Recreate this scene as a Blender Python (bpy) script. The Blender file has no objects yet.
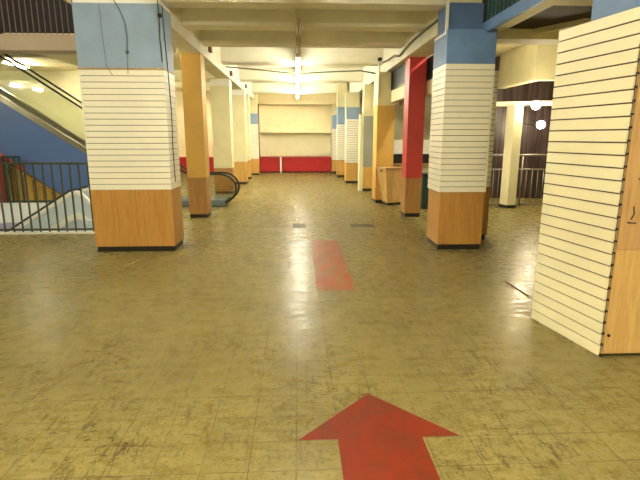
import bpy, bmesh, math, random
from mathutils import Vector
random.seed(7)
SC = bpy.context.scene
COL = SC.collection

# ------------------------------------------------------------------ materials
def srgb(r, g, b):
    f = lambda c: (c/255/12.92) if c/255 <= .04045 else ((c/255+.055)/1.055)**2.4
    return (f(r), f(g), f(b), 1)

def new_mat(name):
    m = bpy.data.materials.new(name); m.use_nodes = True
    nt = m.node_tree; b = nt.nodes['Principled BSDF']
    return m, nt, b

def N(nt, t, **kw):
    n = nt.nodes.new(t)
    for k, v in kw.items():
        if k in n.inputs: n.inputs[k].default_value = v
        else: setattr(n, k, v)
    return n

def mix(nt, fac, a, b, mode='MIX'):
    n = nt.nodes.new('ShaderNodeMix'); n.data_type = 'RGBA'; n.blend_type = mode
    for s, v in ((0, fac), (6, a), (7, b)):
        if hasattr(v, 'is_output'): nt.links.new(v, n.inputs[s])
        else: n.inputs[s].default_value = v
    return n.outputs[2]

def ramp(nt, src, p0, p1, c0=(0,0,0,1), c1=(1,1,1,1)):
    r = nt.nodes.new('ShaderNodeValToRGB')
    r.color_ramp.elements[0].position = p0; r.color_ramp.elements[1].position = p1
    r.color_ramp.elements[0].color = c0; r.color_ramp.elements[1].color = c1
    nt.links.new(src, r.inputs[0]); return r.outputs[0]

def coords(nt, scale=(1,1,1), loc=(0,0,0), rot=(0,0,0)):
    g = nt.nodes.new('ShaderNodeNewGeometry')
    mp = nt.nodes.new('ShaderNodeMapping')
    mp.inputs['Scale'].default_value = scale; mp.inputs['Location'].default_value = loc
    mp.inputs['Rotation'].default_value = rot
    nt.links.new(g.outputs['Position'], mp.inputs[0]); return mp.outputs[0]

def noise(nt, vec, scale, detail=3, rough=.55, dist=0):
    n = nt.nodes.new('ShaderNodeTexNoise'); n.inputs['Scale'].default_value = scale
    n.inputs['Detail'].default_value = detail; n.inputs['Roughness'].default_value = rough
    n.inputs['Distortion'].default_value = dist
    nt.links.new(vec, n.inputs['Vector']); return n.outputs['Fac']

def plain(name, rgb, rough=.55, var=.10, vscale=3, metal=0, spec=.5, bump=0):
    m, nt, b = new_mat(name); c = srgb(*rgb)
    v = coords(nt)
    n = noise(nt, v, vscale, 5, .6)
    dark = tuple(x*(1-var*2) for x in c[:3])+(1,)
    nt.links.new(mix(nt, ramp(nt, n, .35, .62), dark, c), b.inputs['Base Color'])
    b.inputs['Roughness'].default_value = rough; b.inputs['Metallic'].default_value = metal
    b.inputs['Specular IOR Level'].default_value = spec
    if bump:
        bp = nt.nodes.new('ShaderNodeBump'); bp.inputs['Strength'].default_value = bump; bp.inputs['Distance'].default_value = .01
        nt.links.new(noise(nt, v, 40, 4), bp.inputs['Height']); nt.links.new(bp.outputs[0], b.inputs['Normal'])
    return m

def wood(name, light, dark, rough=.42, seams=None):
    m, nt, b = new_mat(name)
    v = coords(nt, (14, 14, .9))
    n1 = noise(nt, v, 2.2, 5, .6, .6)
    v2 = coords(nt, (60, 60, 1.6))
    n2 = noise(nt, v2, 2.0, 3, .6)
    c = mix(nt, ramp(nt, n1, .34, .66), srgb(*dark), srgb(*light))
    c = mix(nt, ramp(nt, n2, .55, .75), c, tuple(x*.72 for x in srgb(*dark)[:3])+(1,))
    nt.links.new(c, b.inputs['Base Color']); b.inputs['Roughness'].default_value = rough
    return m

def emit(name, col, strength):
    m, nt, b = new_mat(name)
    b.inputs['Base Color'].default_value = (.9,.9,.85,1)
    b.inputs['Emission Color'].default_value = col; b.inputs['Emission Strength'].default_value = strength
    return m

def glass(name, tint=(.9,.95,.9,1), gl=.12, rough=.05):
    m, nt, b = new_mat(name)
    nt.nodes.remove(b); out = nt.nodes['Material Output']
    t = N(nt, 'ShaderNodeBsdfTransparent'); t.inputs[0].default_value = tint
    g = N(nt, 'ShaderNodeBsdfGlossy'); g.inputs['Roughness'].default_value = rough
    lw = N(nt, 'ShaderNodeFresnel'); lw.inputs[0].default_value = 1.5
    ad = N(nt, 'ShaderNodeMath', operation='ADD'); ad.inputs[1].default_value = gl
    nt.links.new(lw.outputs[0], ad.inputs[0])
    mx = N(nt, 'ShaderNodeMixShader')
    nt.links.new(ad.outputs[0], mx.inputs[0]); nt.links.new(t.outputs[0], mx.inputs[1]); nt.links.new(g.outputs[0], mx.inputs[2])
    nt.links.new(mx.outputs[0], out.inputs[0]); return m

def floor_mat():
    m, nt, b = new_mat('worn_vinyl_tiles')
    T = .229
    v = coords(nt, (1/T, 1/T, 1), (.02/T, -2.245/T, 0))
    br = nt.nodes.new('ShaderNodeTexBrick')
    br.offset = 0; br.squash = 1
    for k_, v_ in (('Scale',1),('Brick Width',1),('Row Height',1),('Mortar Size',.012),('Mortar Smooth',.3),('Bias',0)): br.inputs[k_].default_value = v_
    br.inputs['Color1'].default_value = (0,0,0,1); br.inputs['Color2'].default_value = (1,1,1,1); br.inputs['Mortar'].default_value = (.5,.5,.5,1)
    nt.links.new(v, br.inputs['Vector'])
    w = coords(nt)
    big = noise(nt, w, .5, 4, .6)
    c = mix(nt, ramp(nt, big, .35, .65), srgb(*FLOOR_D), srgb(*FLOOR_L))
    c = mix(nt, .07, c, br.outputs['Color'], 'OVERLAY')
    # rubbed pale streaks and grime, mostly running across the hall
    med = noise(nt, coords(nt, (.6, 1.5, 1)), 9, 8, .78, .3)
    c = mix(nt, ramp(nt, med, .46, .70, (0,0,0,1), (.6,.6,.6,1)), c, srgb(*FLOOR_X))
    med2 = noise(nt, coords(nt, (.7, 1.4, 1), (3,7,0)), 16, 7, .78, .4)
    c = mix(nt, ramp(nt, med2, .54, .74, (0,0,0,1), (.6,.6,.6,1)), c, srgb(152, 136, 84))
    # dark scuffs
    msk = noise(nt, w, 1.1, 3)
    for (sc_, rot, loc) in (((1.4,.45,1), .5, 0), ((.35,1.8,1), .1, 5), ((1.9,.4,1), -.35, 11)):
        sc = noise(nt, coords(nt, sc_, (loc,0,0), (0,0,rot)), 13, 8, .8, .7)
        scf = mix(nt, 1, ramp(nt, sc, .555, .60, c1=(.8,.8,.8,1)), ramp(nt, msk, .40, .62), 'MULTIPLY')
        c = mix(nt, scf, c, srgb(58, 46, 20))
    fine = noise(nt, coords(nt, (1,.8,1)), 34, 4, .7)
    c = mix(nt, ramp(nt, fine, .575, .66, c1=(.7,.7,.7,1)), c, srgb(74, 60, 30))
    for (ln_, sc2) in ((4, 2.6), (21, 4.2)):
        scr = noise(nt, coords(nt, (1,.8,1), (ln_,0,0)), sc2, 5, .7, 1.5)
        r_ = nt.nodes.new('ShaderNodeValToRGB'); e_ = r_.color_ramp.elements
        e_[0].position = .488; e_[0].color = (0,0,0,1); e_[1].position = .5; e_[1].color = (.7,.7,.7,1)
        e3 = e_.new(.512); e3.color = (0,0,0,1)
        nt.links.new(scr, r_.inputs[0])
        c = mix(nt, mix(nt, 1, r_.outputs[0], ramp(nt, noise(nt, coords(nt, (1,1,1), (0,ln_,0)), 3.2, 3), .5, .62), 'MULTIPLY'), c, srgb(78, 65, 32))
    jm = mix(nt, 1, br.outputs['Fac'], ramp(nt, noise(nt, w, 2.0, 4, .6), .36, .60, (.25,.25,.25,1), (1,1,1,1)), 'MULTIPLY')
    c = mix(nt, jm, c, srgb(74, 60, 30))
    nt.links.new(c, b.inputs['Base Color'])
    rn = noise(nt, coords(nt, (1,1.5,1)), 7, 6, .72)
    nt.links.new(ramp(nt, rn, .32, .68, (.15,)*3+(1,), (.44,)*3+(1,)), b.inputs['Roughness'])
    b.inputs['Specular IOR Level'].default_value = .095
    bp = nt.nodes.new('ShaderNodeBump'); bp.inputs['Strength'].default_value = .3; bp.inputs['Distance'].default_value = .0025
    h = mix(nt, .35, noise(nt, coords(nt, (1, 1.2, 1)), 9, 3), fine)
    nt.links.new(h, bp.inputs['Height']); nt.links.new(bp.outputs[0], b.inputs['Normal'])
    return m

def paint_mat(name, col, worn, lo, hi):
    m, nt, b = new_mat(name)
    w = coords(nt, (1,.7,1))
    n = noise(nt, w, 7, 7, .72, .5)
    c = mix(nt, ramp(nt, n, lo, hi), srgb(*col), srgb(*worn))
    n2 = noise(nt, w, 22, 4, .7)
    c = mix(nt, ramp(nt, n2, .62, .78, c1=(.7,.7,.7,1)), c, srgb(70, 36, 18))
    nt.links.new(c, b.inputs['Base Color'])
    nt.links.new(ramp(nt, noise(nt, w, 8, 5), .3, .7, (.3,)*3+(1,), (.55,)*3+(1,)), b.inputs['Roughness'])
    b.inputs['Specular IOR Level'].default_value = .08
    return m

def reflection_streak_mat(name):
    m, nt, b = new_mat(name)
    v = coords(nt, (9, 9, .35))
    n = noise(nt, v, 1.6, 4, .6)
    c = mix(nt, ramp(nt, n, .42, .68), srgb(34, 25, 28), srgb(88, 68, 70))  # pale upright streaks are lamp reflections painted into the dark glass colour
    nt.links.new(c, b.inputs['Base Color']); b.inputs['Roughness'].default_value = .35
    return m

FLOOR_L = (134, 121, 71); FLOOR_D = (122, 109, 62); FLOOR_X = (104, 91, 50)
M = {}
M['floor'] = floor_mat()
M['cream'] = plain('cream_paint', (226, 217, 172), .6, .05, 2)
M['ceil'] = plain('old_cream_ceiling_paint', (238, 234, 214), .65, .06, 1.5)
M['slat'] = plain('cream_slatwall', (246, 240, 218), .42, .03, 2)
M['slatp'] = plain('ivory_slatwall', (246, 236, 196), .42, .03, 2)
M['groove'] = plain('dark_groove', (92, 68, 38), .8, .1)
M['blue'] = plain('blue_grey_paint', (142, 164, 190), .5, .06, 3)
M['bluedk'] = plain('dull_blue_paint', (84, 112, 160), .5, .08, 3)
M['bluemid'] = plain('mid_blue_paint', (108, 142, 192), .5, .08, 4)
M['bluecl'] = plain('escalator_blue_cladding', (70, 96, 146), .4, .04, 1)
M['oak'] = wood('orange_oak', (192, 142, 72), (172, 122, 54))
M['oakdk'] = wood('brown_oak', (178, 134, 76), (156, 112, 58))
M['honey'] = wood('honey_pine', (212, 168, 92), (192, 146, 70))
M['gold'] = plain('golden_yellow_paint', (216, 172, 84), .5, .05, 2)
M['red'] = plain('red_paint', (200, 62, 64), .42, .06, 3)
M['reddk'] = plain('deep_red_panel', (176, 24, 34), .4, .08, 3)
M['kick'] = plain('black_kick_rubber', (26, 22, 14), .5, .1)
M['ply'] = wood('plywood', (190, 154, 102), (172, 132, 82), .5)
M['ply2'] = wood('pale_laminate_wood', (206, 170, 108), (188, 148, 84), .45)
M['black'] = plain('black_rubber', (14, 13, 13), .35, .1)
M['blackplastic'] = plain('black_plastic', (24, 23, 22), .4, .1)
M['railpaint'] = plain('grey_green_railing_paint', (74, 78, 58), .4, .1, metal=.3)
M['railgrey'] = plain('grey_steel', (150, 146, 130), .35, .06, metal=.6)
M['green'] = plain('dark_green_paint', (22, 58, 54), .45, .1)
M['teal'] = plain('teal_paint', (44, 88, 86), .45, .1)
M['steel'] = plain('brushed_steel', (150, 146, 128), .3, .05, metal=.8)
M['white'] = plain('white_enamel', (236, 234, 222), .45, .02)
M['paleblue'] = plain('pale_blue_panel', (204, 216, 222), .3, .04)
M['greybase'] = plain('blue_grey_metal_base', (98, 112, 116), .4, .08)
M['lilac'] = plain('lilac_panel', (176, 168, 196), .5, .04)
M['shutter'] = plain('pale_shutter', (222, 214, 178), .5, .03)
M['peach'] = plain('peach_cream_paint', (230, 213, 168), .6, .03)
M['darkvoid'] = reflection_streak_mat('purple_brown_glazing')
M['upperdark'] = plain('dark_upper_floor_backdrop', (38, 28, 31), .5, .2, 1)
M['curtain'] = reflection_streak_mat('purple_streaked_glass')  # dark glass with the same painted reflections
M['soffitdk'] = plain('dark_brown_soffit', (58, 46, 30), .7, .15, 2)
M['glassdk'] = plain('dark_teal_glass', (14, 28, 28), .45, .1, 2, spec=.2)
M['mirror'] = plain('dull_mirror', (176, 184, 176), .25, .06, 2, metal=.4)
M['glass'] = glass('clear_glass', (.95,.965,.93,1), .10)
M['glassblue'] = glass('pale_blue_glass', (.80,.90,.97,1), .22, .12)
M['tube'] = emit('lit_tube', (1, .965, .80, 1), 50)
M['tubeside'] = emit('lit_tube_side_aisle', (1, .965, .80, 1), 130)
M['tubenear'] = emit('lit_tube_over_entrance', (1, .965, .80, 1), 65)
M['tubeoff'] = plain('unlit_tube', (196, 180, 164), .3, .05)
M['housing'] = plain('lamp_housing', (190, 176, 140), .5, .06)
M['bulb'] = emit('lit_bulb', (1, .84, .55, 1), 90)
M['cable'] = plain('grey_green_cable', (112, 118, 92), .6, .1)
M['darkcable'] = plain('dark_cable', (90, 106, 116), .6, .1)
M['paperwhite'] = plain('white_board', (228, 230, 230), .5, .02)
M['arrow'] = paint_mat('red_arrow_paint', (120, 42, 25), (98, 48, 28), .42, .66)
M['stripe'] = paint_mat('faded_red_paint', (146, 64, 36), (122, 96, 54), .40, .64)
M['tiledk'] = plain('dark_vinyl_tile', (66, 60, 36), .5, .1, 8, spec=.1)
M['tilelt'] = plain('pale_vinyl_tile', (130, 117, 72), .5, .06, 8, spec=.1)
M['ochre'] = wood('ochre_boards', (204, 168, 84), (176, 138, 60))
M['brown'] = plain('brown_board', (128, 84, 44), .5, .1)
M['orangered'] = plain('orange_red_trim', (196, 70, 44), .5, .06)
M['greywall'] = plain('grey_cream_wall', (186, 180, 146), .6, .05, 2)
M['fascia'] = plain('pinkish_grey_fascia', (186, 168, 146), .6, .04)

# ------------------------------------------------------------------ mesh helpers
class MB:
    def __init__(self): self.bm = bmesh.new(); self.mi = 0
    def quad(self, pts):
        f = self.bm.faces.new([self.bm.verts.new(p) for p in pts]); f.material_index = self.mi; return self
    def box(self, x0, x1, y0, y1, z0, z1):
        return self.prism([(x0,y0),(x1,y0),(x1,y1),(x0,y1)], z0, z1)
    def prism(self, poly, z0, z1):       # plan polygon extruded in z
        a = [self.bm.verts.new((x,y,z0)) for x,y in poly]; b = [self.bm.verts.new((x,y,z1)) for x,y in poly]
        self._cap(a, b); return self
    def side(self, poly, y0, y1):        # XZ polygon extruded in y
        a = [self.bm.verts.new((x,y0,z)) for x,z in poly]; b = [self.bm.verts.new((x,y1,z)) for x,z in poly]
        self._cap(a, b); return self
    def _cap(self, a, b):
        n = len(a); fs = [self.bm.faces.new(a[::-1]), self.bm.faces.new(b)]
        for i in range(n): fs.append(self.bm.faces.new((a[i], a[(i+1)%n], b[(i+1)%n], b[i])))
        for f in fs: f.material_index = self.mi
    def tube(self, pts, r, n=8, ry=None):
        pts = [Vector(p) for p in pts]; rings = []
        for i, p in enumerate(pts):
            d = (pts[min(i+1,len(pts)-1)]-pts[max(i-1,0)]).normalized()
            ref = Vector((0,1,0)) if abs(d.y) < .9 else Vector((0,0,1))
            u = d.cross(ref).normalized(); w = d.cross(u).normalized()
            rings.append([self.bm.verts.new(p+u*math.cos(2*math.pi*k/n)*r+w*math.sin(2*math.pi*k/n)*(ry or r)) for k in range(n)])
        fs = []
        for a, b in zip(rings, rings[1:]):
            for k in range(n): fs.append(self.bm.faces.new((a[k], a[(k+1)%n], b[(k+1)%n], b[k])))
        for f in fs: f.smooth = True
        fs += [self.bm.faces.new(rings[0][::-1]), self.bm.faces.new(rings[-1])]
        for f in fs: f.material_index = self.mi
        return self
    def ball(self, c, r, sz=1):
        v = bmesh.ops.create_uvsphere(self.bm, u_segments=16, v_segments=10, radius=r)['verts']
        for q in v: q.co = Vector((q.co.x, q.co.y, q.co.z*sz))+Vector(c)
        for f in {f for q in v for f in q.link_faces}: f.smooth = True; f.material_index = self.mi
        return self
    def build(self, name, mats, parent=None, bevel=0):
        bmesh.ops.recalc_face_normals(self.bm, faces=self.bm.faces)
        if parent is not None:
            off = world_loc(parent)
            bmesh.ops.translate(self.bm, verts=self.bm.verts, vec=-off)
        me = bpy.data.meshes.new(name); self.bm.to_mesh(me); self.bm.free()
        for m in (mats if isinstance(mats, (list, tuple)) else [mats]): me.materials.append(m)
        o = bpy.data.objects.new(name, me); COL.objects.link(o)
        if parent is not None: o.parent = parent
        if bevel:
            md = o.modifiers.new('bevel', 'BEVEL'); md.width = bevel; md.segments = 2; md.limit_method = 'ANGLE'
        return o

def world_loc(o):
    v = Vector((0,0,0))
    while o is not None: v += o.location; o = o.parent
    return v
def tag(o, label, cat, group=None):
    o['label'] = label; o['category'] = cat
    if group: o['group'] = group
    return o
def thing(name, label, cat, loc, group=None):
    o = bpy.data.objects.new(name, None); o.empty_display_size = .1; COL.objects.link(o); o.location = loc
    return tag(o, label, cat, group)
def copy_tree(o, parent=None):
    c = o.copy(); COL.objects.link(c)
    if parent is not None: c.parent = parent
    for ch in list(o.children): copy_tree(ch, c)
    return c
def structure(o): o['kind'] = 'structure'; return o

BEAM = 3.07     # underside of the longitudinal beams
JOIST = 3.25    # underside of the cross beams
SLAB = 3.62

# ------------------------------------------------------------------ setting
f = MB()
for r in ((-12,-2.95,-4,8.0), (-12,-7.0,8.0,10.9), (-12,-2.95,10.9,22.4), (-2.95,9,-4,22.4)):
    f.box(r[0], r[1], r[2], r[3], -.3, 0)
structure(f.build('floor', M['floor']))

# white kerb around the opening
k = MB().box(-7,-2.95,7.93,8.0,.0,.035)
structure(k.build('trim_1', M['white']))
# opening to the floor below
w = MB().box(-7,-2.95,10.9,11.0,-3.2,-.301)
structure(w.build('wall_void', M['cream']))
structure(MB().box(-8,-2.0,7.6,11.0,-3.3,-3.2).build('floor_below', M['paleblue']))

# ceiling slab over the hall with cross beams as children
c = MB().box(-2.1,2.45,-4,22.4,SLAB,SLAB+.1)
ceil = structure(c.build('ceiling', M['ceil']))
for y in (-2.3,-.9,.45,1.8,3.1,4.4,5.75,7.05,8.4,9.9,12.3,15.9,20.1):
    b = MB()
    a = [(y-.40,JOIST+.045),(y-.36,JOIST),(y-.04,JOIST),(y,JOIST+.045),(y+.02,SLAB),(y-.42,SLAB)]
    va = [b.bm.verts.new((-1.75,p[0],p[1])) for p in a]; vb = [b.bm.verts.new((2.05,p[0],p[1])) for p in a]
    b._cap(va, vb)
    b.build('cross_beam', M['ceil'], ceil)
b = MB().box(-2.1,-1.75,7.16,22.0,BEAM,SLAB); b.build('main_beam', M['ceil'], ceil)
b = MB().box(2.05,2.45,7.2,22.0,BEAM-.05,SLAB); b.build('main_beam', M['ceil'], ceil)
MB().box(-1.75,2.05,21.7,22.0,2.95,SLAB).build('end_beam', M['peach'], ceil)

# walls
structure(MB().box(-12,9,22.0,22.3,0,SLAB).build('wall_far', M['peach']))
structure(MB().box(-12.2,-12,-4,22.3,0,6.5).build('wall_left', M['cream']))
structure(MB().box(9,9.2,-4,22.3,0,6.5).build('wall_right', M['greywall']))
structure(MB().box(-12,9,-4.2,-4,0,6.5).build('wall_behind', M['cream']))

# left aisle: edge slab of the upper floor, soffits
structure(MB().box(-12,-2.35,8.0,8.35,2.86,3.09).build('trim_2', M['fascia']))
s = MB(); s.box(-12,-2.1,8.35,9.0,2.98,3.09); s.box(-5.0,-2.1,9.0,12.2,3.14,3.3); s.box(-12,-5.0,12.2,12.4,3.4,4.6); s.box(-12,-2.1,12.2,22.0,3.5,3.62)
s.box(-4.3,-3.95,9.0,12.2,3.02,3.14); s.box(-5.2,-2.1,15.2,15.5,3.3,3.5); s.box(-12,-2.1,18.2,18.5,3.3,3.5)
structure(MB().box(-12,-5.4,15.6,15.75,0,3.5).build('wall_left_aisle', M['cream']))
structure(s.build('ceiling_left_aisle', M['cream']))
structure(MB().box(-12,-2.1,10.2,10.35,3.3,6.5).build('wall_upper_left', M['upperdark']))
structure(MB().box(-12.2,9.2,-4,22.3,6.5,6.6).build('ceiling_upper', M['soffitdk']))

# right side: balcony slab, soffit, bulkhead
s = MB(); s.box(2.5,2.74,3.2,7.2,2.93,3.05); s.box(2.74,6.5,3.2,5.4,2.93,3.05); s.box(2.74,6.5,6.8,7.2,2.86,3.05)
s.prism([(3.55,6.2),(3.8,6.2),(3.8,6.8),(3.2,6.8)], 2.92,3.05)
structure(s.build('ceiling_balcony', M['cream']))
structure(MB().box(2.5,9,7.25,7.4,3.05,6.5).build('wall_backdrop_right', M['upperdark']))  # dark sheet added so the gaps between the balusters look unlit
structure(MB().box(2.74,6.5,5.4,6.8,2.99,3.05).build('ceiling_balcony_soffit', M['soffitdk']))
structure(MB().box(2.45,2.5,3.2,6.62,2.89,3.02).build('trim_3', M['bluemid']))
structure(MB().box(2.5,8.9,7.41,14.5,3.55,3.7).build('ceiling_right_aisle', M['cream']))
s = MB(); s.prism([(5.02,10.4),(8.9,10.4),(8.9,10.6),(5.2,10.6),(5.2,13.9),(5.02,13.9)], 2.74, 3.55)
structure(s.build('wall_bulkhead', M['cream']))
structure(MB().prism([(4.1,11.35),(6.6,10.40),(6.65,10.55),(4.15,11.5)], 2.25, 2.345).build('trim_4', M['cream']))
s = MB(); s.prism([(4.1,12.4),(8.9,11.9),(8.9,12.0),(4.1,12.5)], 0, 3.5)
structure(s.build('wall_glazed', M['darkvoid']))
structure(MB().box(2.5,8.9,14.4,14.5,0,3.55).build('wall_right_aisle', M['greywall']))
# cream ledge and bulkhead below the transom row, running under the right main beam
s = MB()
for x0, y0, y1 in ((2.47,7.55,9.75),(2.18,9.77,11.44),(2.18,12.02,14.08),(2.18,14.52,16.58)): s.box(x0,x0+.24,y0,y1,2.34,2.595)
structure(s.build('trim_5', M['cream']))
s = MB()
for x0, y0, y1 in ((2.65,7.55,9.75),(2.36,9.77,11.44)): s.box(x0,x0+.05,y0,y1,2.22,2.339)
structure(s.build('trim_6', M['brown']))

def transom(y0, y1, label, xo=2.2):
    t = thing('transom_window', label, 'window', (xo,(y0+y1)/2,2.60), 'dark transoms under the main beam')
    MB().box(xo-.015,xo+.015,y0+.03,y1-.03,2.63,2.99).build('pane', M['glassdk'], t)
    fr = MB(); fr.box(xo-.03,xo+.03,y0,y1,2.60,2.63); fr.box(xo-.03,xo+.03,y0,y1,2.99,3.02); fr.box(xo-.03,xo+.03,y0,y0+.03,2.63,2.99); fr.box(xo-.03,xo+.03,y1-.03,y1,2.63,2.99)
    fr.build('frame', M['blackplastic'], t)
transom(7.55, 9.75, 'dark transom pane between red pillar and slat-clad blue-topped pillar', 2.50)
transom(9.77, 11.44, 'dark transom pane high between red pillar and golden pillar')
transom(14.52, 16.58, 'dark transom pane beyond the mirror-faced pillar')

# ------------------------------------------------------------------ columns
def slat_faces(mb, x0, x1, y0, y1, z0, n, pitch, t=.018, gap=.008):
    """cream boards wrapped round a darker core; every board a shallow box"""
    mb.mi = 1; mb.box(x0+t, x1-t, y0+t, y1-t, z0, z0+n*pitch)
    mb.mi = 0
    for i in range(n):
        mb.box(x0, x1, y0, y1, z0+i*pitch+gap/2, z0+(i+1)*pitch-gap/2)

def pillar(label, x0, x1, y0, y1, segs, group='hall pillars', kick=.075, name='pillar'):
    """segs: list of (part name, z0, z1, material key or 'slat', inset)"""
    t = thing(name, label, 'pillar', ((x0+x1)/2,(y0+y1)/2,0), group)
    MB().box(x0+.012, x1-.012, y0+.012, y1-.012, 0, kick).build('kick_plate', M['kick'], t)
    for s in segs:
        nm, z0, z1, mk = s[:4]; ins = s[4] if len(s) > 4 else 0
        if mk in ('slat', 'slatp'):
            n = max(1, round((z1-z0)/.0765)); mb = MB()
            slat_faces(mb, x0+ins, x1-ins, y0+ins, y1-ins, z0, n, (z1-z0)/n)
            mb.build(nm, [M[mk], M['groove']], t)
        else:
            MB().box(x0+ins, x1-ins, y0+ins, y1-ins, z0, z1).build(nm, M[mk], t)
    return t

K = .075
# left row
A = pillar('wide slat-clad pillar with blue-grey top and oak base, nearest beside the railing', -2.79,-1.71,6.61,7.15,
    [('wood_base',K,.858,'oak'), ('slat_panel',.858,2.41,'slat'), ('ledge',2.41,2.43,'ply',-.004), ('blue_panel',2.43,3.2,'blue'), ('top_cap',3.2,SLAB,'white',.01)])
cb = MB(); cb.tube([(-2.28,6.6,3.25),(-2.2,6.6,3.1),(-2.15,6.6,2.95),(-2.14,6.6,2.8),(-2.155,6.6,2.64)], .006, 6)
cb.ball((-2.155,6.6,2.62), .022); cb.tube([(-2.155,6.598,2.62),(-2.16,6.598,2.5),(-2.165,6.598,2.36)], .003, 6)
cb.build('cable', M['darkcable'], A)
MB().tube([(-2.46,6.607,3.19),(-2.45,6.607,2.8),(-2.43,6.607,2.45),(-2.36,6.597,2.33)], .003, 6).build('cable', M['darkcable'], A)
cb = MB(); cb.tube([(-1.73,6.6,3.25),(-1.725,6.6,3.0),(-1.735,6.6,2.8),(-1.72,6.6,2.5)], .006, 6); cb.tube([(-1.705,6.7,3.2),(-1.703,6.72,2.9),(-1.705,6.8,2.4),(-1.703,6.84,1.9),(-1.705,6.8,1.4),(-1.703,6.82,.95)], .006, 6); cb.ball((-1.715,6.605,3.06), .03)
cb.build('cable', M['black'], A)

B = pillar('golden yellow square pillar with brown oak base beside the escalator newel', -2.13,-1.77,9.46,9.86,
    [('wood_base',K,.79,'oakdk'), ('painted_shaft',.79,BEAM,'gold')])
Cc = pillar('plain cream pillar behind the escalator handrail loop', -2.30,-1.80,13.5,13.95,
    [('wood_base',K,.72,'oakdk'), ('painted_shaft',.72,2.9,'cream'), ('top_cap',2.9,BEAM,'white',-.01)])
D = pillar('plain cream pillar with honey base, third along from the golden pillar', -2.22,-1.71,16.4,16.9,
    [('wood_base',K,.74,'honey'), ('painted_shaft',.74,2.9,'cream'), ('top_cap',2.9,BEAM,'white',-.01)])
Ee = pillar('narrow pillar half hidden behind the cream pillar, before the blue-banded one', -2.1,-1.76,18.42,18.8,
    [('wood_base',K,.70,'honey'), ('painted_shaft',.70,BEAM,'cream')])
Ff = pillar('slat-clad pillar with blue band nearest the far wall, on the side of the escalator', -1.95,-1.61,20.35,20.75,
    [('wood_base',K,.67,'honey'), ('slat_panel',.67,2.08,'slat'), ('blue_band',2.08,2.50,'blue'), ('top_cap',2.50,SLAB,'cream',.01)])

# right row
G = pillar('slat-clad pillar with blue top and oak base beside the red pillar', 1.965,2.59,6.535,7.12,
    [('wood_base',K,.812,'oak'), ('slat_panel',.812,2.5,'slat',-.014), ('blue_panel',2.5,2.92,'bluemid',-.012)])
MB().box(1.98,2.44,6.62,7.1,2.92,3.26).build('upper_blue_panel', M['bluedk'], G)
MB().box(2.0,2.42,6.64,7.08,3.26,SLAB).build('top_cap', M['cream'], G)
mb = MB(); slat_faces(mb, 2.61,2.93,7.18,7.5,.812,22,(2.5-.812)/22); mb.build('slat_panel', [M['slat'],M['groove']], G)
MB().box(2.61,2.93,7.18,7.5,K,.812).build('wood_base', M['oakdk'], G)
MB().box(2.63,2.91,7.2,7.48,0,K).build('kick_plate', M['kick'], G)
tr = MB(); tr.box(1.945,1.98,6.60,6.63,2.90,3.26); tr.box(1.945,1.98,6.60,7.12,2.87,2.90)
tr.build('white_trim_line', M['white'], G)

H = pillar('bright red square pillar with oak base between the two slat-clad and golden pillars', 2.12,2.44,9.37,9.75,
    [('wood_base',K,.774,'oakdk'), ('painted_shaft',.774,BEAM-.05,'red')])
J = pillar('golden wood-faced pillar with cream top behind the wooden counter', 1.87,2.28,11.46,12.0,
    [('wood_base',K,.85,'honey'), ('golden_panel',.85,2.28,'gold'), ('top_cap',2.28,BEAM-.05,'cream')])
Kp = pillar('pillar faced with dull grey mirror, next after the golden one', 1.92,2.2,14.1,14.5,
    [('wood_base',K,.70,'honey'), ('mirror_panel',.70,2.15,'mirror'), ('top_cap',2.15,BEAM-.05,'cream')])
MB().box(1.82,1.918,14.1,14.45,0,2.2).build('side_board', M['cream'], Kp)
L = pillar('slat-clad pillar with blue band, nearest of the three beyond the mirror pillar', 1.665,2.11,16.6,17.05,
    [('wood_base',K,.69,'honey'), ('slat_panel',.69,2.15,'slat'), ('blue_band',2.15,2.54,'blue'), ('top_cap',2.54,BEAM-.05,'cream')])
MB().box(1.64,1.662,16.59,16.8,2.15,2.95).build('corner_board', M['cream'], L)
Mm = pillar('slat-clad pillar with blue band, middle of the three beyond the mirror pillar', 1.58,1.93,19.2,19.6,
    [('wood_base',K,.67,'honey'), ('slat_panel',.67,2.04,'slat'), ('blue_band',2.04,2.70,'blue'), ('top_cap',2.70,SLAB,'cream')])
Nn = pillar('slat-clad pillar with blue band closest to the red counter end', 1.53,1.85,21.3,21.65,
    [('wood_base',K,.57,'honey'), ('slat_panel',.57,1.9,'slat'), ('blue_band',1.9,2.49,'blue'), ('top_cap',2.49,2.95,'cream')])

# big display pillar close to the camera
P = thing('pillar', 'large ivory slatwall-clad pillar with plywood end panel, nearest to the viewer', 'pillar', (2.6,3.5,0), 'hall pillars')
def lean(x, y): return (x, y)
mb = MB(); mb.mi = 1; Z = 2.37
pA, pB = Vector((2.17,3.14)), Vector((2.045,3.9)); nrm = Vector((-.987,-.162)).normalized()
def strip(p0, p1, d0, d1, z0, z1):
    a = [p0+nrm*d0, p1+nrm*d0, p1+nrm*d1, p0+nrm*d1]; mb.prism([(q.x,q.y) for q in a], z0, z1)
strip(pA, pB, -.02, -.012, .0, Z)
mb.mi = 0
ns = 28; ph = (Z-.0)/ns
for i in range(ns): strip(pA, pB, -.012, 0.0, i*ph+.005, (i+1)*ph-.005)
mb.build('slat_panel', [M['slatp'], M['groove']], P)
MB().prism([(2.193,3.14),(3.3,3.14),(3.3,3.9),(2.072,3.9)], .02, Z-.01).build('carcass', M['cream'], P)
MB().box(2.19,3.3,3.12,3.139,.80,Z).build('end_panel', M['ply'], P)
MB().box(2.19,3.3,3.118,3.139,.03,.797).build('end_panel', M['ply2'], P)
MB().box(2.25,3.28,3.16,3.88,0,.02).build('kick_plate', M['kick'], P)
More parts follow.
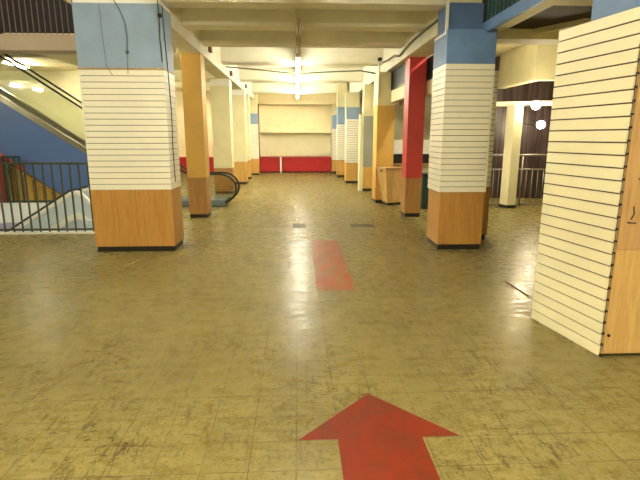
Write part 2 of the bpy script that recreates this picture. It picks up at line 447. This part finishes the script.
MB().box(2.2,3.1,3.25,3.75,Z-.005,2.925).build('blue_top', M['bluemid'], P)
mk = MB()
for z0, dx in ((1.05,.03),(1.32,.05),(1.75,.09),(2.0,.12)):
    mk.tube([(2.24+dx,3.117,z0+.05),(2.25+dx,3.117,z0),(2.23+dx,3.117,z0-.04)], .004, 6)
mk.tube([(2.24,3.117,.99),(2.30,3.117,.985)], .005, 6); mk.ball((2.215,3.116,.17), .012)
mk.build('cable_stub', M['black'], P)
ed = MB()
for i in range(ns): ed.box(2.176,2.186,3.118,3.139,i*ph-.006+.012,i*ph+.008+.012)
ed.build('edge_clips', M['black'], P)

# ------------------------------------------------------------------ ceiling lamps in the hall
lamp_sites = [(7.6,'off'),(9.3,'off')]+[(10.95+1.36*i,'on') for i in range(8)]
ordn = ['nearest','second','third','fourth','fifth','sixth','seventh','eighth','ninth']
def lamp(x, y, z, lit, label, ln=1.22, name='fluorescent_light', group='fluorescent lights along the hall ceiling', mat=None):
    t = thing(name, label, 'ceiling light', (x,y,z), group)
    hb = MB(); hb.box(x-.045,x+.045,y-ln/2,y+ln/2,z+.03,z+.085)
    for s in (-1, 1): hb.box(x-.045,x+.045,y+s*(ln/2-.02)-.02,y+s*(ln/2-.02)+.02,z-.02,z+.03)
    if 2.6 < z < 2.7:
        for s in (-1, 1): hb.tube([(x,y+s*.4,z+.08),(x,y+s*.4,3.139)], .008, 6)
    hb.build('housing', M['housing'], t)
    for dx in (-.025,.025):
        MB().tube([(x+dx,y-ln/2+.04,z),(x+dx,y+ln/2-.04,z)], .016, 10).build('tube', mat or (M['tube'] if lit=='on' else M['tubeoff']), t)
    return t
k = 0
for i, (y, st) in enumerate(lamp_sites):
    if st == 'off':
        lamp(.04, y, JOIST-.088, st, ['unlit fluorescent light at the picture top on the ceiling line', 'unlit fluorescent light just before the first lit one'][i])
    else:
        lamp(.04, y, JOIST-.088, st, f'lit fluorescent light, {ordn[k]} of the glowing ones in the hall row'); k += 1
for j, (y, w) in enumerate(((-3.2,'deepest behind the viewer'), (-1.9,'well behind the viewer'), (-.6,'just behind the viewer'), (.7,'just over the viewer'))):
    for x, q in ((-1.3,'railing side'), (1.3,'slat pillar side')):
        lamp(x, y, JOIST-.088, 'on', f'lit fluorescent light over the entrance, {w}, {q}', group='lights over the entrance', mat=M['tubenear'])
lamp(.04, 5.3, JOIST-.088, 'on', 'added unseen fluorescent fill light before the first unlit one on the ceiling line', group='lights over the entrance', mat=M['tubenear'])  # unseen lamp added to brighten the middle stretch of floor
for y, w in ((0,'farther back'), (2.6,'middle'), (5.2,'nearest the upper balustrade')):
    for x, q in ((-3.6,'hall side'), (-6.2,'outer side')):
        lamp(x, y, 6.412, 'on', f'added unseen fluorescent fill light high over the floor beside the hall, {w}, {q}', group='added high fill lights', mat=M['tubenear'], ln=1.5)  # unseen lamps added high up to fill the near area with light
for y, w in ((-1.5,'farther back'), (1.2,'nearer the slatwall pillar')):
    lamp(4.2, y, 6.412, 'on', f'added unseen fluorescent fill light over the open floor beyond the slatwall pillar, {w}', group='added high fill lights', mat=M['tubenear'], ln=1.5)  # more unseen fill lamps, added over the open side
for x, y, w in ((3.0,8.9,'between the slat-clad pillar and the white post'),):
    lamp(x, y, 3.463, 'on', mat=M['tubeside'], label=f'added hidden fluorescent fill light under the side aisle ceiling, {w}', group='added fill lights in the far side aisle')  # lamp added out of sight to light the aisle and bulkhead
for x, y, z, lb in ((-5.05,13.8,3.412,'lit fluorescent light above the escalator, nearer one'), (-4.6,16.8,3.412,'lit fluorescent light behind the escalator in the side aisle'), (-4.0,20.2,3.412,'lit fluorescent light near the far wall in the side aisle'),
        (-7.4,13.7,3.412,'lit fluorescent light seen through the escalator glass'), (-3.2,9.4,3.052,'added fluorescent fill light under the upper floor edge, hidden by the wide pillar'), (-7.4,8.68,2.894,'added unseen fluorescent fill light under the upper floor edge at the outer side'),  # the two under the floor edge are unseen, added to brighten this side
        (-2.8,9.6,-.387,'added unseen fluorescent fill light below floor level in the escalator opening')):  # out-of-view lamp added to brighten the opening
    lamp(x, y, z, 'on', lb, group='lights in the side aisle', mat=M['tubeside'], ln=.6 if y == 8.68 else 1.22)
# ------------------------------------------------------------------ far wall furniture
sh = thing('roller_shutter', 'pale closed roller shutter above the red counter on far wall', 'shutter', (-.1,21.95,.70))
s = MB()
for i in range(26): s.box(-1.68,1.5,21.93-(.006 if i%2 else 0),21.995,.72+i*.0392,.72+(i+1)*.0392)
s.build('curtain', M['shutter'], sh)
MB().box(-1.70,1.52,21.69,21.995,1.736,1.975).build('shutter_box', M['cream'], sh, .01)
ct = thing('counter', 'long red panelled counter along the far wall under the shutter', 'counter', (-.1,21.8,0))
MB().box(-1.70,1.50,21.72,21.92,.05,.62).build('front_panel', M['reddk'], ct)
MB().box(-1.72,1.52,21.66,21.92,.62,.69).build('counter_top', M['reddk'], ct, .008)
MB().box(-1.68,1.48,21.76,21.92,0,.05).build('kick_plate', M['kick'], ct)
MB().box(1.50,1.53,21.68,21.92,0,.62).build('end_panel', M['kick'], ct)
ct2 = thing('counter', 'red panelled counter at far wall seen between golden and cream pillars', 'counter', (-4.6,21.8,0))
for i in range(3): MB().box(-6.6+i*1.36,-6.6+i*1.36+1.32,21.7,21.98,0,.64).build('front_panel', M['reddk'], ct2)
MB().box(-6.62,-2.5,21.66,21.98,.64,.70).build('counter_top', M['red'], ct2)
p = MB().box(-.765,-.695,21.60,21.65,0,.69); tag(p.build('post', M['white']), 'slim white post standing before the red counter', 'post')
p = MB().tube([(-1.66,21.6,0),(-1.66,21.6,2.95)], .03, 10); p.mi = 0
tag(p.build('standpipe', M['brown']), 'dark vertical pipe at the corner of the far wall', 'pipe')

# ------------------------------------------------------------------ escalator rising behind the pillars
YA, YB = 11.12, 11.66
def hz(x):
    return .73 if x > -2.36 else (.73+(-2.52-x)*.665 if x < -2.68 else .73+(-2.36-x)**2/.64*.665)
esc = thing('escalator', 'escalator with blue cladding and black handrails rising behind the wide pillar', 'escalator', (-2.2,11.4,0))
xs = [-2.2,-2.28,-2.36,-2.46,-2.56,-2.68,-3.2,-4.2,-5.2,-6.2,-7.2,-8.0]
arc = [(-1.78+.355*math.sin(a)*1.05, .40+.33*math.cos(a)) for a in [i*math.pi/10 for i in range(10)]]
for yv in (YA, YB):
    pts = [(x,yv,hz(x)) for x in xs[::-1]]+[(-2.0,yv,.73)]+[(x,yv,z) for x,z in arc]+[(-1.70,yv,.08),(-1.85,yv,.06)]
    MB().tube(pts, .023, 8, .035).build('handrail', M['black'], esc)
    prof = [(x, hz(x)-.03) for x in xs[::-1]]+[(-2.0,.70)]+[(x-.03*math.sin(i*math.pi/10), z-.03*math.cos(i*math.pi/10)) for i,(x,z) in enumerate(arc)]
    low = [(-1.75,.14)]+[(x, max(.14, hz(x)-.85)) for x in xs]
    MB().side(prof+low, yv-.006, yv+.006).build('glass_balustrade', M['glass'], esc)
    lo2 = [(x, max(.14, hz(x)-.85)) for x in xs]
    MB().side(lo2+[(x, z-.13) for x,z in lo2[::-1]], yv-.06, yv+.06).build('deck_strip', M['steel'], esc)
for yv in (YA-.05, YB+.03):
    up = [(x, max(.14, hz(x)-.85)-.125) for x in xs if x < -2.7]
    lo = [(-8.0, hz(-8.0)-2.2), (-4.9, .0), (-2.7, .0)]
    MB().side(up[::1]+lo, yv, yv+.02).build('side_cladding', M['bluecl'], esc)
MB().side([(-8.0,hz(-8.0)-2.19),(-8.0,hz(-8.0)-2.27),(-6.1,hz(-6.1)-2.27),(-6.0,hz(-6.0)-2.19)], YA-.065, YA-.045).build('edge_trim', M['orangered'], esc)
MB().box(-2.7,-1.66,YA-.12,YB+.12,0,.15).build('landing_plinth', M['greybase'], esc, .02)
st = MB(); x = -2.75; z = -.20
while x > -7.8:
    st.box(x-.31, x, YA+.07, YB-.07, z-.14, z+.06); x -= .30; z += .198
st.build('steps', M['steel'], esc)
# wall panel below the escalator
op = thing('partition', 'ochre boarded triangular partition under the blue escalator', 'partition', (-6,11.2,0))
MB().side([(-7.9,0),(-4.75,0),(-7.9,2.05)], 11.22, 11.30).build('boards', M['ochre'], op)
MB().side([(-4.75,0.0),(-4.98,0),(-7.9,1.9),(-7.9,2.05)], 11.19, 11.219).build('brown_border', M['brown'], op)
mb = MB()
for i in range(14): mb.box(-5.0-i*.2,-4.985-i*.2,11.205,11.22,0,max(.05,(i*.2+.2)*.62-.14))
mb.build('battens', M['brown'], op)
tag(MB().box(-7.0,-6.42,10.95,11.0,0,1.12).build('panel', plain('dark_red_board', (128, 44, 34), .5)), 'dark red board behind the railing at the picture edge', 'panel')

structure(MB().box(-7,-4.95,10.84,10.899,-.3,.13).build('trim_7', M['paperwhite']))
# far rail beyond the opening
fr = thing('guard_railing', 'short dark guard railing on the far side of the floor opening', 'railing', (-6,10.92,0))
MB().box(-6.45,-4.95,10.90,10.94,.14,.18).build('bottom_rail', M['green'], fr)
MB().box(-6.45,-6.05,10.90,10.94,1.12,1.16).build('top_rail', M['green'], fr)
for x in (-6.43,-6.30,-6.18,-6.07): MB().box(x-.015,x+.015,10.905,10.935,0,1.12).build('baluster', M['green'], fr)

# escalator coming up through the opening
le = thing('escalator', 'white sided escalator coming up through the floor opening behind the railing', 'escalator', (-3.6,9.6,0))
def lz(x): return .56+(x+4.36)*.62
top = [(x, lz(x)) for x in (-7.0,-6.2,-5.4,-4.7,-4.45,-4.36)]+[(-4.24,.59),(-4.12,.52),(-4.0,.38),(-3.93,.2),(-3.9,.02)]
up = top[:9]
for yv in (9.42, 9.95):
    MB().tube([(x,yv,z) for x,z in top[:7]], .018, 8, .03).build('handrail', M['black'], le)
    MB().side([(x,z-.03) for x,z in up]+[(x,z-.10) for x,z in up[::-1]], yv-.03, yv+.03).build('handrail_guide', M['white'], le)
    MB().side([(x,z-.103) for x,z in up]+[(x,z-.46) for x,z in up[::-1]], yv-.006, yv+.006).build('balustrade_panel', M['paleblue'], le)
    MB().side([(x,z-.46) for x,z in up]+[(x,z-.58) for x,z in up[::-1]], yv-.06, yv+.06).build('deck_strip', M['white'], le)
    MB().side([(x,z-.58) for x,z in up]+[(x,z-1.9) for x,z in up[::-1]], yv-.04, yv+.04).build('side_cladding', M['paleblue'], le)
MB().box(-4.05,-2.95,9.3,10.4,-.28,-.01).build('landing_plate', M['paleblue'], le)
st = MB(); x = -4.1; z = -.06
while x > -6.8:
    st.box(x-.31, x, 9.49, 9.88, z-.2, z); x -= .30; z -= .186
st.build('steps', M['steel'], le)
tag(MB().box(-7.0,-5.55,10.76,10.83,-.62,-.31).build('panel', M['lilac']), 'lilac board on the far edge of the floor opening', 'panel')

# ------------------------------------------------------------------ railings
gr = thing('guard_railing', 'grey-green metal guard railing at the floor opening, next to the wide pillar', 'railing', (-4.6,7.95,0))
MB().box(-6.6,-2.7,7.93,7.97,1.13,1.165).build('top_rail', M['railpaint'], gr)
MB().box(-6.6,-2.7,7.935,7.965,.06,.09).build('bottom_rail', M['railpaint'], gr)
for i in range(27):
    x = -6.485+i*.1418
    MB().box(x-.011,x+.011,7.939,7.961,.0,1.13).build('baluster', M['railpaint'], gr)

rr = thing('guard_railing', 'pale steel guard railing behind the white post, by the purple glazing', 'railing', (5,10.7,0))
MB().tube([(3.6,10.95,1.16),(6.6,10.68,1.16)], .025, 8).build('top_rail', M['railgrey'], rr)
MB().tube([(3.6,10.95,.84),(6.6,10.68,.84)], .014, 8).build('middle_rail', M['railgrey'], rr)
MB().tube([(3.6,10.95,.06),(6.6,10.68,.06)], .016, 8).build('bottom_rail', M['railgrey'], rr)
for i in range(25):
    x = 3.62+i*.124; y = 10.95-.09*(x-3.6)
    MB().tube([(x,y,0.0),(x,y,.84)], .008, 6).build('baluster', M['railgrey'], rr)
for x in (3.62, 5.12, 6.58):
    y = 10.95-.09*(x-3.6); MB().tube([(x,y,0),(x,y,1.16)], .02, 8).build('post', M['railgrey'], rr)

wc = thing('pillar', 'slim white square pillar on black plinth before the purple glazing', 'pillar', (4.75,10.55,0), 'hall pillars')
MB().prism([(4.60,10.68),(4.67,10.44),(4.87,10.46),(4.82,10.72)], .07, 2.25).build('shaft', M['cream'], wc)
MB().prism([(4.59,10.69),(4.665,10.43),(4.88,10.45),(4.83,10.73)], 0, .07).build('plinth', M['kick'], wc)

# upper floor balustrades
ul = thing('balustrade', 'thin-barred balustrade on the upper floor edge above the escalator', 'railing', (-4,8.1,3.09))
MB().box(-5.9,-2.6,8.08,8.12,4.0,4.05).build('top_rail', M['railpaint'], ul)
for i in range(37):
    x = -5.88+i*.088; MB().box(x-.0055,x+.0055,8.09,8.105,3.09,4.0).build('baluster', plain('taupe_bar',(116,98,90),.4) if i==0 else bpy.data.materials['taupe_bar'], ul)
ur = thing('balustrade', 'dark green balustrade on the blue balcony edge above the slat-clad pillar', 'railing', (2.475,5,3.02))
MB().box(2.455,2.495,3.25,6.6,3.9,3.95).build('top_rail', M['teal'], ur)
for i in range(28):
    y = 3.3+i*.12; MB().box(2.463,2.487,y-.016,y+.016,3.02,3.9).build('baluster', M['teal'], ur)
tag(MB().prism([(-4.35,9.0),(-3.0,9.0),(-3.0,9.25),(-4.35,9.25)], 3.1,3.101).build('stair_stringer', M['peach']), 'cream sloping stair stringer on the upper floor behind balustrade', 'stair')
so = bpy.data.objects['stair_stringer']; so.data.clear_geometry()
b = MB().side([(-4.5,4.30),(-4.5,4.12),(-2.9,3.31),(-2.6,3.31)], 8.9, 9.2); b.bm.to_mesh(so.data); b.bm.free(); so.data.materials.append(M['peach']) if not so.data.materials else None

# ------------------------------------------------------------------ wood counter, right back area
wcn = thing('counter', 'low wooden counter with slanted front at foot of the golden pillar', 'counter', (2.1,11.15,0))
cbm = MB(); lo = [(2.03,11.44),(2.07,10.99),(2.5,11.2),(2.5,11.44)]; hi = [(1.89,11.44),(2.02,10.96),(2.52,11.19),(2.52,11.44)]
cbm._cap([cbm.bm.verts.new((x,y,.06)) for x,y in lo], [cbm.bm.verts.new((x,y,.83)) for x,y in hi]); cbm.build('body', M['ply2'], wcn)
MB().prism([(1.875,11.45),(2.01,10.93),(2.55,11.17),(2.55,11.45)], .83, .87).build('counter_top', M['ply'], wcn, .006)
MB().prism([(2.05,11.43),(2.09,11.02),(2.48,11.22),(2.48,11.43)], 0, .06).build('kick_plate', M['kick'], wcn)
MB().ball((1.955,11.18,.79), .022).build('knob', M['black'], wcn)
sv = thing('counter', 'service counter with black front and white board behind the red pillar', 'counter', (3,12.5,0))
MB().box(2.48,4.0,12.55,13.0,0,.86).build('body', M['greywall'], sv)
MB().box(2.46,4.02,12.42,13.0,.86,.89).build('counter_top', M['ply'], sv)
MB().box(2.46,4.0,12.5,12.55,.89,1.13).build('black_panel', M['blackplastic'], sv)
MB().box(2.46,4.0,12.5,12.54,1.13,1.49).build('white_board', M['paperwhite'], sv)
gb = thing('cabinet', 'dark green narrow cabinet on the floor beside the red pillar base', 'cabinet', (2.9,10.55,0))
MB().box(2.74,3.1,10.42,10.8,.03,.74).build('body', M['green'], gb, .01)
MB().box(2.73,3.11,10.40,10.81,.74,.77).build('top', M['blackplastic'], gb)
MB().box(2.76,3.08,10.44,10.78,0,.03).build('plinth', M['kick'], gb)

# wall lamps at the glazing
for x, y, z, lb in ((5.08,10.35,2.22,'glowing round bulb lamp, upper one before the purple glazing'), (5.68,11.25,1.84,'glowing round bulb lamp, lower one beside the slatwall edge')):
    t = thing('bulb_lamp', lb, 'lamp', (x,y,z), 'bulbs before the purple glazing')
    MB().ball((x,y,z), .09).build('bulb', M['bulb'], t)
    MB().tube([(x,y+.08,z),(x,y+.16,z)], .03, 10).build('socket', M['blackplastic'], t)
    MB().tube([(x,y+.16,z),(x,(11.0 if y < 11 else 12.22),z+.05)], .01, 6).build('arm', M['blackplastic'], t)

# ------------------------------------------------------------------ cables, camera, boxes on the beams
cam = thing('security_camera', 'small black security camera on a white conduit at the golden pillar top', 'camera', (1.885,11.438,2.45))
MB().box(1.84,1.93,11.33,11.45,3.24,3.31).build('camera_body', M['blackplastic'], cam, .01)
MB().tube([(1.885,11.438,2.45),(1.885,11.438,3.24)], .022, 8).build('conduit', M['white'], cam)
pts = [(2.03,7.3,3.2),(2.02,8.2,3.2),(2.03,9.0,3.2),(2.02,9.4,3.16),(2.03,9.9,3.12),(2.02,10.4,3.2),(2.0,11.0,3.2),(1.95,11.3,3.2)]
tag(MB().tube(pts, .02, 8).build('cable', M['cable']), 'wavy grey-green cable along the beam above the red pillar', 'cable')
pts = [(-1.73,12.45,3.24),(-.8,12.45,3.16),(.0,12.45,3.085),(.9,12.45,3.14),(1.6,12.48,3.17),(2.03,12.5,3.1)]
tag(MB().tube(pts, .016, 8).build('cable', M['cable']), 'thin sagging cable strung across the ceiling beams', 'cable')
for i, (y, z, lb) in enumerate(((10.3,3.28,'small dark junction box on the beam past the golden pillar'), (13.4,3.2,'small dark junction box on the beam at the plain cream pillar'), (17.2,3.25,'small dark junction box on the beam past the honey-based cream pillar'))):
    t = thing('junction_box', lb, 'electrical box', (-1.72,y,z), 'boxes on the main beam')
    MB().box(-1.749,-1.69,y-.07,y+.07,z-.06,z+.06).build('body', M['brown'], t, .006)
    MB().box(-1.69,-1.682,y-.06,y+.06,z-.05,z+.05).build('lid', M['housing'], t)

# ------------------------------------------------------------------ floor markings and odd tiles
def flat(poly, h): return MB().prism(poly, .0005, h)
tag(flat([(.20,1.2),(.65,1.2),(.65,2.25),(.855,2.25),(.425,2.70),(-.01,2.25),(.20,2.25)], .0015).build('floor_arrow', M['arrow']), 'red painted arrow on the tiled floor pointing down the hall', 'floor marking')
tag(flat([(.19,4.76),(.60,4.76),(.61,7.25),(.20,7.25)], .0012).build('floor_stripe', M['stripe']), 'faded red painted stripe on the floor beyond the arrow', 'floor marking')
for (x0,x1,y0,y1,mk,lb) in ((-.09,.139,8.28,8.74,'tiledk','small dark replacement tile in the middle of the floor'), (.94,1.38,8.3,8.62,'tiledk','wider dark replacement tile patch on the golden pillar side'),
        (-.98,-.09,8.3,8.52,'tilelt','pale replacement tile strip beside the small dark tile'), (-1.55,-.6,10.95,11.0,'tiledk','dark seam strip in the floor by the escalator landing')):
    tag(flat([(x0,y0),(x1,y0),(x1,y1),(x0,y1)], .001).build('floor_tile', M[mk]), lb, 'floor tile')
tag(MB().tube([(2.30,4.47,.006),(2.29,4.72,.006),(2.28,4.97,.006)], .006, 6).build('crack', M['brown']), 'short dark cord line in the floor by the near slatwall pillar', 'crack')  # a crack in the floor, built as a thin dark tube

# ------------------------------------------------------------------ world, camera
wd = bpy.data.worlds.new('world'); SC.world = wd; wd.use_nodes = True
bg = wd.node_tree.nodes['Background']; bg.inputs[0].default_value = (1, .88, .62, 1); bg.inputs[1].default_value = .05
cd = bpy.data.cameras.new('camera'); co = bpy.data.objects.new('camera', cd); COL.objects.link(co)
cd.sensor_width = 36; cd.lens = 36*480/640; cd.clip_start = .05
co.location = (0,0,1.56); co.rotation_euler = (math.radians(90-12.11), 0, math.radians(-2.68))
SC.camera = co
vs = SC.view_settings; vs.view_transform = 'Standard'; vs.look = 'None'; vs.exposure = 1.42; vs.gamma = 1; vs.use_curve_mapping = False
